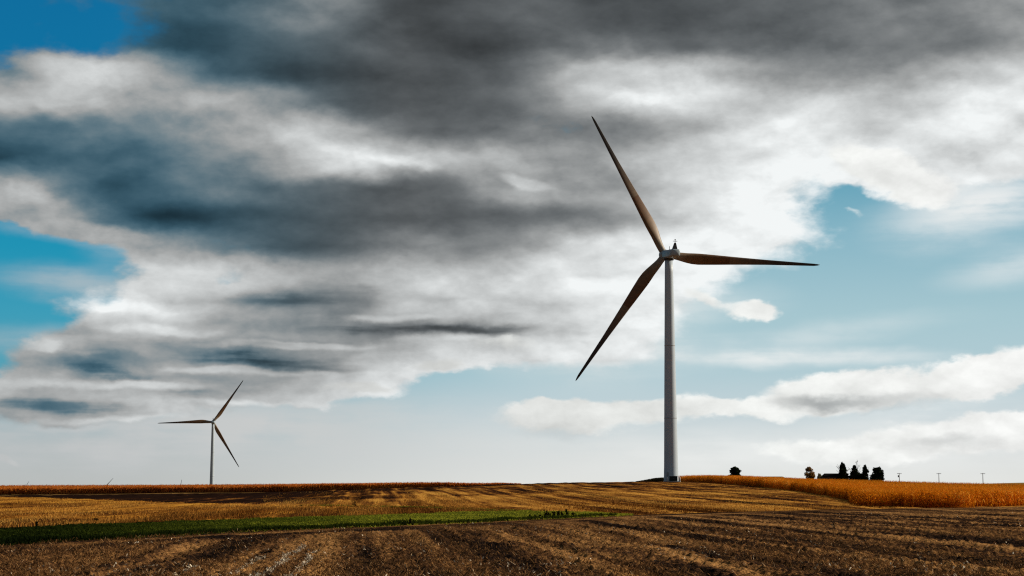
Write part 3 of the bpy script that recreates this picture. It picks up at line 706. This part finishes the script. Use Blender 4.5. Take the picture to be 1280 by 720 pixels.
def make_turbine(label):
    """local frame: rotor looks along +y, tower axis on z; blades are children in the rotor plane"""
    t = empty('wind_turbine', (0, 0, 0), label, 'wind turbine')
    bm = bmesh.new()
    prof = [(2.55, -1.5), (2.55, 0.0), (2.50, 3.0)]
    for h in np.linspace(6, 78.2, 16): prof.append((2.50 - (2.50 - 1.42) * (h / 78.2) ** 1.05, h))
    lathe(bm, prof, 48); tower = bm_obj('tower', bm, M['tower'], t, True)
    for h in (22.0, 47.5):
        r = 2.50 - 1.08 * (h / 78.2) ** 1.05
        bm = bmesh.new(); lathe(bm, [(r - .1, h - .10), (r + .05, h - .09), (r + .05, h + .09), (r - .1, h + .10)], 48, cap=False); bm_obj('flange', bm, M['flange'], tower, True)
    bm = bmesh.new(); lathe(bm, [(1.75, 77.9), (1.75, 78.5), (1.6, 78.6)], 40); bm_obj('yaw_bearing', bm, M['darkmetal'], t, True)
    # nacelle: lofted hull with rounded shoulders
    bm = bmesh.new(); rings = []
    for y, w, h, zc in ((-8.6, 1.0, 1.1, .30), (-8.3, 1.55, 1.6, .25), (-7.0, 1.75, 1.85, .12), (-3, 1.85, 1.95, 0), (1.5, 1.8, 1.9, 0), (2.6, 1.65, 1.75, 0), (3.0, 1.4, 1.5, 0)):
        ring = []
        for k in range(28):
            q = 2 * math.pi * k / 28; cx, cz = math.cos(q), math.sin(q); e = .42
            ring.append(bm.verts.new((w * math.copysign(abs(cx) ** e, cx), y, zc + .76 * h * math.copysign(abs(cz) ** e, cz))))
        rings.append(ring)
    for a, b in zip(rings, rings[1:]):
        for k in range(28): bm.faces.new((a[k], a[(k + 1) % 28], b[(k + 1) % 28], b[k]))
    bm.faces.new(rings[0]); bm.faces.new(rings[-1][::-1])
    nac = bm_obj('nacelle', bm, M['nacelle'], t, True); nac.location = (0, 0, HUB_H); nac.rotation_euler = (math.radians(5), 0, 0)
    # dark weather mast frame at the rear of the roof
    bm = bmesh.new()
    a = [(-.75, -7.9, 1.4), (.75, -7.9, 1.4), (.75, -5.8, 1.3), (-.75, -5.8, 1.3)]; b = [(-.28, -7.5, 3.7), (.28, -7.5, 3.7), (.28, -7.1, 3.7), (-.28, -7.1, 3.7)]
    A = [bm.verts.new(p) for p in a]; B = [bm.verts.new(p) for p in b]
    for k in range(4): bm.faces.new((A[k], A[(k + 1) % 4], B[(k + 1) % 4], B[k]))
    bm.faces.new(A[::-1]); bm.faces.new(B); bm_obj('cooling_fin', bm, M['darkmetal'], nac)
    bm = bmesh.new(); tube(bm, [(0, -7.3, 3.6), (0, -7.3, 4.7)], .12); tube(bm, [(-.8, -7.3, 4.3), (.8, -7.3, 4.3)], .09); lathe(bm, [(.2, 4.7), (.26, 4.85), (.08, 5.0)], 10, Matrix.Translation((0, -7.3, 0)))
    bm_obj('weather_mast', bm, M['darkmetal'], nac)
    bm = bmesh.new(); tube(bm, [(.4, .6, 1.3), (.4, .6, 2.9)], .10); bm_obj('lightning_rod', bm, M['darkmetal'], nac)
    return t
def rotor(t, tilt, blades, dcone, RS):
    """hub and blades with the rotor axis tilted up"""
    bm = bmesh.new()
    lathe(bm, [(.5, -1.35), (1.75, -1.3), (2.0, -.3), (1.95, .7), (1.6, 1.6), (.95, 2.25), (.35, 2.5)], 32)
    hub = bm_obj('hub', bm, M['nacelle'], t, True)
    Rx = Matrix.Rotation(tilt, 4, 'X')
    base = Matrix.Translation((0, 0, HUB_H)) @ Rx @ Matrix.Translation((0, 5.0, 0))
    hub.matrix_local = base @ Matrix.Rotation(-math.pi / 2, 4, 'X')
    for ang, R in blades:
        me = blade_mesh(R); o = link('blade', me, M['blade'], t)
        # blade +z -> direction (cos, ., sin) in the rotor plane seen from behind
        o.matrix_local = base @ Matrix.Rotation(-(math.radians(ang) - math.pi / 2), 4, 'Y') @ Matrix.Rotation(-dcone, 4, 'X') @ Matrix.Diagonal((RS, 1, 1, 1))
    return hub

X1 = 55.62
tb1 = make_turbine('tall pale wind turbine with blades tinted shade-brown standing on the crest of the stubble hill')
tb1.location = (X1, 600, 5.35); tb1.rotation_euler = (0, 0, math.radians(12))
rotor(tb1, math.radians(5), [(-1.8, 59.4), (119.6, 56.1), (235.0, 55.5)], .04, 1.0)
tb2 = make_turbine('smaller dark wind turbine rising behind the red corn on the left skyline')
tb2.location = (-321.9, 1842, -6.6); tb2.rotation_euler = (0, 0, math.radians(10))
rotor(tb2, math.radians(5), [(55.5, 55.3), (181.8, 58.8), (300.6, 56.7)], .03, 1.0)
FAR_T = []
for i, (px, hy, D, rolls, lab) in enumerate(((24.5, 622, 5200, (62, 182, 302), 'farthest left wind turbine, one slanting blade tip showing over the red corn'),
                                   (128, 612, 6200, (48, 168, 288), 'far wind turbine with a slanted blade and its hub just over the left skyline'),
                                   (222.5, 622, 5200, (79, 199, 319), 'far wind turbine with one thin blade tip upright just left of the dark turbine'),
                                   (414.5, 626, 5600, (91, 211, 331), 'far wind turbine, a hair-thin blade tip over the corn right of the dark turbine'))):
    t = make_turbine(lab); rotor(t, math.radians(5), [(r, 56.0) for r in rolls], .03, 1.0)
    x = float(k_of(px)) * D; zc = HC - (hy - 610) * D / F_PX
    t.location = (x, D, zc - HUB_H); t.rotation_euler = (0, 0, math.radians(12)); t['group'] = 'distant wind turbines beyond the skyline'

# tower foot: door, steps and the transformer cabinet beside it
bm = bmesh.new(); box(bm, (-1.75, -1.95, 2.1), (.9, .12, 2.1), .04, Matrix.Rotation(0, 3, 'Z')); bm_obj('door', bm, M['flange'], tb1)
M['cabinet'] = m_plain('cabinet_green', (.012, .02, .018), .5, .2, 2)
M['concrete'] = m_plain('concrete', (.45, .44, .42), .9, .15, 1.5)
M['footwhite'] = m_plain('white_marker', (.72, .72, .70), .6, .06, 1)
cab = empty('transformer_cabinet', (X1 + .15, 593.6, hz(X1, 593.6)), 'dark metal transformer cabinet at the foot of the tall turbine tower', 'utility box')
bm = bmesh.new(); box(bm, (0, 0, 1.05), (2.75, 2.0, 1.7), .05); bm_obj('body', bm, M['cabinet'], cab)
bm = bmesh.new(); box(bm, (0, 0, 1.955), (2.95, 2.2, .10), .03); bm_obj('lid', bm, M['flange'], cab)
for s in (-1, 1):
    bm = bmesh.new(); box(bm, (s * .66, -1.03, 1.05), (1.26, .05, 1.5), .02); d = bm_obj('door', bm, M['cabinet'], cab)
    bm = bmesh.new(); box(bm, (s * .12, -1.08, 1.1), (.05, .06, .3), .01); bm_obj('handle', bm, M['flange'], d)
bm = bmesh.new(); box(bm, (0, 0, .0), (3.4, 2.6, .36), .03); bm_obj('plinth', bm, M['concrete'], cab)
for s, lab in ((-1, 'white marker post left of the dark cabinet by the tower'), (1, 'white marker post right of the dark cabinet by the tower')):
    po = empty('marker_post', (X1 + .15 + s * 2.1, 592.6, hz(X1 + s * 2.1, 592.6)), lab, 'marker post', 'white posts guarding the transformer cabinet')
    bm = bmesh.new(); lathe(bm, [(.24, -.2), (.24, 1.45), (.20, 1.55), (.08, 1.6)], 14); bm_obj('post', bm, M['footwhite'], po, True)
    bm = bmesh.new(); lathe(bm, [(.36, -.2), (.36, .10), (.30, .14)], 14); bm_obj('footing', bm, M['concrete'], po)

# ------------------------------------------------------------------ trees
bark = m_plain('bark', (.05, .04, .032), .95, .3, 3)
fol_dark = m_leafy('dark_foliage', [(0, (.006, .010, .006)), (.6, (.016, .026, .012)), (1, (.035, .05, .02))], .12)
fol_autumn = m_leafy('autumn_foliage', [(0, (.10, .05, .015)), (.5, (.32, .17, .05)), (1, (.55, .34, .12))], .35)
fol_pale = m_leafy('pale_foliage', [(0, (.12, .10, .05)), (.6, (.26, .23, .13)), (1, (.40, .37, .24))], .35)
def leaf_cloud(cent, n, rad, size, rng_):
    """small leaf clumps scattered through ellipsoid clumps"""
    Q, T = [], []
    for (c, r, w) in cent:
        m = int(n * w); u = rng_.normal(size=(m, 3)); u /= np.linalg.norm(u, axis=1)[:, None]
        p = np.array(c) + u * np.array(r) * (rng_.uniform(.25, 1.06, m) ** .6)[:, None]
        a = rng_.normal(size=(m, 3)); a /= np.linalg.norm(a, axis=1)[:, None]
        b = np.cross(a, rng_.normal(size=(m, 3))); b /= np.linalg.norm(b, axis=1)[:, None]
        s = size * rng_.uniform(.5, 1.3, m)[:, None]
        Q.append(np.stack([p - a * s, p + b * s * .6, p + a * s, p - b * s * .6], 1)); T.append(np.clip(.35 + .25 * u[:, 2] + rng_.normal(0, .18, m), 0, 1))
    return np.concatenate(Q), np.concatenate(T)
def tree(kind, px, D, top_py, wid_px, label, mat, shape, seed, cat='tree', group=None):
    rg = np.random.default_rng(seed); x = float(k_of(px)) * D; z0 = hz(x, D); H = z_at(top_py, D) - z0; W = wid_px * D / F_PX
    t = empty(kind, (x, D, z0), label, cat, group)
    bm = bmesh.new(); tr = W * .035 + .08
    tube(bm, [(0, 0, -.3), (.05, 0, H * .35), (-.05, .05, H * .7), (0, 0, H * .93)], [tr * 1.3, tr, tr * .6, tr * .15], 10)
    if shape != 'conifer':
        for k in range(9):
            q = rg.uniform(0, 6.28); h0 = rg.uniform(.25, .65) * H; L = W * .38
            tube(bm, [(0, 0, h0), (math.cos(q) * L * .5, math.sin(q) * L * .5, h0 + H * .10), (math.cos(q) * L, math.sin(q) * L, h0 + H * rg.uniform(.16, .28))], [tr * .5, tr * .3, tr * .1], 6)
    bm_obj('trunk', bm, bark, t, True)
    cl = []
    if shape == 'conifer':
        for k in range(15):
            f = k / 14; h = H * (.10 + .86 * f); r = W * .5 * (1 - f) ** .72 + .15
            for j in range(max(2, int(7 * (1 - f)) + 1)):
                q = rg.uniform(0, 6.28); rr = r * rg.uniform(.35, .72)
                cl.append(((math.cos(q) * rr, math.sin(q) * rr, h + rg.normal(0, .2)), (r * .55, r * .55, H * .055), .018))
    elif shape in ('dome', 'spire'):
        for k in range(130):
            h = H * (.14 + .79 * rg.uniform(0, 1) ** 1.25); r = W * .5 * max(.02, 1 - (h / H) ** (4.0 if shape == 'dome' else 1.15)) ** (.5 if shape == 'dome' else .85); q = rg.uniform(0, 6.28); rr = r * rg.uniform(.1, .75)
            cl.append(((math.cos(q) * rr, math.sin(q) * rr, h), (r * .34 + .15, r * .34 + .15, H * .07), .009))
    elif shape == 'column':
        for k in range(30):
            h = H * rg.uniform(.12, .93); r = W * .5 * min(1, (1.02 - h / H) * 3.2); q = rg.uniform(0, 6.28); rr = r * rg.uniform(0, .62)
            cl.append(((math.cos(q) * rr, math.sin(q) * rr, h), (r * .45 + .1, r * .45 + .1, H * .09), .03))
    else:
        for k in range(26):
            q = rg.uniform(0, 6.28); v = rg.uniform(-.85, .9); rr = W * .5 * math.sqrt(max(.05, 1 - v * v)) * rg.uniform(.2, .72)
            cl.append(((math.cos(q) * rr, math.sin(q) * rr, H * (.53 + .42 * v)), (W * .17, W * .17, H * .11), .036))
    n = 6000 if shape != 'sparse' else 3400
    Q, T = leaf_cloud(cl, n, 1, (.34 if shape != 'sparse' else .3) * max(.7, W / 6), rg)
    o = quads_obj('crown', Q, T, mat); o.parent = t
    return t
tree('broadleaf_tree', 919.5, 900, 583.5, 19, 'lone round dark tree standing apart above the orange corn', fol_dark, 'dome', 1)
tree('broadleaf_tree', 1013.5, 1000, 583.5, 17, 'small tawny autumn tree at the left end of the farmstead', fol_autumn, 'sparse', 2)
tree('bush', 1025, 1000, 591, 10, 'pale thin bush between the autumn tree and the dark shed roof', fol_pale, 'sparse', 3, 'bush')
tree('conifer_tree', 1054, 1000, 578, 22, 'pointed dark conifer beside the right end of the shed roof', fol_dark, 'spire', 4)
tree('conifer_tree', 1068.5, 1010, 581.5, 22, 'dark conifer in front of the bare tree', fol_dark, 'spire', 5)
tree('conifer_tree', 1082, 1000, 581.5, 12.5, 'narrow upright dark evergreen between two wider dark trees', fol_dark, 'column', 6)
tree('broadleaf_tree', 1097, 990, 584, 19, 'broad rounded dark tree at the right end of the farmstead', fol_dark, 'dome', 7)
tree('bush', 1076, 1005, 592, 22, 'low dark bush filling the gap between the conifer and the narrow evergreen', fol_dark, 'round', 8, 'bush')
def bare_tree(px, D, top_py, label, seed):
    rg = random.Random(seed); x = float(k_of(px)) * D; z0 = hz(x, D); H = z_at(top_py, D) - z0
    t = empty('bare_tree', (x, D, z0), label, 'tree')
    bm = bmesh.new(); tube(bm, [(0, 0, -.3), (.1, 0, H * .5), (0, .1, H * .8), (.05, 0, H)], [.22, .16, .10, .03], 8); bm_obj('trunk', bm, bark, t, True)
    bm = bmesh.new()
    for k in range(16):
        q = rg.uniform(0, 6.28); h0 = rg.uniform(.4, .9) * H; L = (1.05 - h0 / H) * H * .34
        p1 = (math.cos(q) * L * .5, math.sin(q) * L * .5, h0 + L * .6); p2 = (math.cos(q) * L * .8, math.sin(q) * L * .8, h0 + L * 1.3)
        tube(bm, [(0, 0, h0), p1, p2], [.09, .06, .025], 5)
        for j in range(2):
            q2 = q + rg.uniform(-1, 1); tube(bm, [p1, (p1[0] + math.cos(q2) * L * .3, p1[1] + math.sin(q2) * L * .3, p1[2] + L * .5)], [.05, .02], 4)
    bm_obj('crown', bm, bark, t)
bare_tree(1072, 1015, 574.5, 'tall thin leafless tree rising above the dark conifers', 3)

# ------------------------------------------------------------------ farm sheds
M['roofdark'] = m_plain('dark_roof', (.012, .011, .011), .95, .15, .6)
M['walldark'] = m_plain('shed_wall', (.06, .045, .04), .85, .2, .6)
M['rooftan'] = m_plain('tan_roof', (.17, .11, .045), .95, .2, .5)
def shed(px, D, w_px, ridge_py, eave_drop, label, roofm, wallm):
    x = float(k_of(px)) * D; z0 = hz(x, D); W = w_px * D / F_PX; hr = z_at(ridge_py, D) - z0; he = hr - eave_drop
    t = empty('farm_shed', (x, D, z0), label, 'shed')
    bm = bmesh.new(); box(bm, (0, 0, he / 2 - .1), (W - .6, 7.4, he + .2)); bm_obj('wall', bm, wallm, t)
    bm = bmesh.new(); a = W / 2; b = a - 1.6
    lo = [bm.verts.new(p) for p in ((-a, -4.2, he), (a, -4.2, he), (a, 4.2, he), (-a, 4.2, he))]
    l2 = [bm.verts.new((v.co.x, v.co.y, he + .18)) for v in lo]
    r = [bm.verts.new((-b, 0, hr)), bm.verts.new((b, 0, hr))]
    bm.faces.new(lo[::-1])
    for k in range(4): bm.faces.new((lo[k], lo[(k + 1) % 4], l2[(k + 1) % 4], l2[k]))
    bm.faces.new((l2[0], l2[1], r[1], r[0])); bm.faces.new((l2[2], l2[3], r[0], r[1])); bm.faces.new((l2[1], l2[2], r[1])); bm.faces.new((l2[3], l2[0], r[0]))
    bm_obj('roof', bm, roofm, t)
    bm = bmesh.new(); box(bm, (W * .18, -3.74, min(1.3, he * .4)), (2.4, .10, min(2.4, he * .8)), .02); bm_obj('door', bm, roofm, t)
    for s in (-.28, -.05):
        bm = bmesh.new(); box(bm, (W * s, -3.73, he * .6), (1.1, .08, .9), .02); bm_obj('window', bm, M['darkmetal'], t)
shed(1039.5, 1003, 24, 592, 2.0, 'low dark farm shed with a hipped roof left of the conifers', M['roofdark'], M['walldark'])
shed(967.5, 880, 29, 595.8, 1.2, 'long low tan roof just showing over the orange corn right of the lone tree', M['rooftan'], M['walldark'])

# ------------------------------------------------------------------ utility poles
wood = m_plain('weathered_pole', (.16, .14, .125), .9, .2, 1.2)
def pole(px, D, top_py, can, label):
    x = float(k_of(px)) * D; z0 = hz(x, D); H = z_at(top_py, D) - z0
    t = empty('utility_pole', (x, D, z0), label, 'utility pole', 'utility poles beyond the corn')
    bm = bmesh.new(); lathe(bm, [(.22, -.4), (.20, H * .5), (.15, H)], 10); bm_obj('post', bm, wood, t, True)
    bm = bmesh.new(); box(bm, (0, -.2, H - .45), (2.8, .16, .22), .02); ca = bm_obj('crossarm', bm, wood, t)
    for k in (-1.2, -.5, .5, 1.2):
        bm = bmesh.new(); lathe(bm, [(.05, 0), (.11, .08), (.06, .16), (.11, .22), (.04, .32)], 8, Matrix.Translation((k, -.2, H - .34))); bm_obj('insulator', bm, M['flange'], ca)
    if can:
        bm = bmesh.new(); lathe(bm, [(.30, H - 2.6), (.36, H - 2.5), (.36, H - 1.5), (.25, H - 1.35)], 14, Matrix.Translation((-.55, 0, 0))); bm_obj('transformer', bm, M['darkmetal'], t)
pole(1124.5, 1050, 591.5, True, 'utility pole carrying a dark transformer can, nearest the farmstead trees')
pole(1174, 1040, 591.5, False, 'thin utility pole with one crossarm, middle of the three poles')
pole(1229, 1030, 591.5, False, 'utility pole with one crossarm standing before the far tan rise')

# ------------------------------------------------------------------ weeds in and by the grass strip
weedm = m_leafy('dry_weed', [(0, (.012, .012, .006)), (.6, (.035, .03, .013)), (1, (.08, .06, .025))], .2)
def weed(px, Y, h, w, label, seed, group=None):
    rg = np.random.default_rng(seed); x = float(k_of(px)) * Y
    t = empty('weed', (x, Y, hz(x, Y)), label, 'weed', group)
    n = 6; ang = rg.uniform(0, 6.28, n); r0 = rg.uniform(0, min(w * .25, .09), n)
    b = np.stack([np.cos(ang) * r0, np.sin(ang) * r0, -.05 + 0 * ang], -1)
    d = np.stack([np.cos(ang) * w * .3 * rg.uniform(.2, 1, n), np.sin(ang) * w * .3 * rg.uniform(.2, 1, n), h * rg.uniform(.45, 1, n)], -1)
    o = quads_obj('stem', np.concatenate([strip_quads(b, d, np.full(n, .05), .5), strip_quads(b, d, np.full(n, .05), .5)]), rg.uniform(0, .5, 2 * n), weedm); o.parent = t
    Q, T = leaf_cloud([(tuple(b[k] + d[k] * f), (w * .16, w * .16, h * .12), 1) for k in range(n) for f in (.4, .7, .95)], 9, 1, .075, rg)
    o = quads_obj('leaves', Q, T * .7, weedm); o.parent = t
weed(47, 133, .55, .2, 'lone dark upright weed at the far edge of the dark grass, leftmost', 21)
weed(121, 152, .4, .5, 'low dark weed clump at the edge of the golden stubble', 22)
weed(513, 140, .6, .25, 'single dark weed on the near bank of the green grass strip', 23)
bush_spots = [(655, 168, .8), (661, 172, 1.1), (668, 170, 1.3), (675, 178, 1.1), (682, 176, 1.7), (687, 180, 1.4), (692, 178, 1.8), (698, 182, 1.5), (703, 180, 1.9), (709, 186, 1.7), (716, 188, 1.0), (727, 190, .8), (740, 192, .7), (630, 162, .7)]
for i, (px, Y, h) in enumerate(bush_spots):
    weed(px, Y, h * float(np.random.default_rng(i).uniform(.25, .5)), .5, 'one of the dark brown weeds clustered at the bright right end of the grass strip', 40 + i, 'dark weeds at the end of the grass strip')
weed(445, 272, 1.4, 2.2, 'low tawny weed beside the thin green strip', 24)

# dark scrub along the crest left of the tower
def scrub():
    n = 2600; px = rnd.uniform(796, 829, n); Y = rnd.uniform(604, 622, n); X = k_of(px) * Y
    h = np.interp(px, [796, 806, 818, 829], [.1, .5, 1.1, 1.4]) * rnd.uniform(.5, 1.1, n)
    b = np.stack([X, Y, height(X, Y) - .2], -1); d = np.stack([rnd.normal(0, .3, n), rnd.normal(0, .3, n), h + .3], -1)
    return quads_obj('scrub', strip_quads(b, d, rnd.uniform(.1, .4, n), .4), rnd.uniform(0, .6, n), weedm)
o = scrub(); o['kind'] = 'stuff'; o['label'] = 'low dark scrub on the crest left of the turbine tower'; o['category'] = 'scrub'
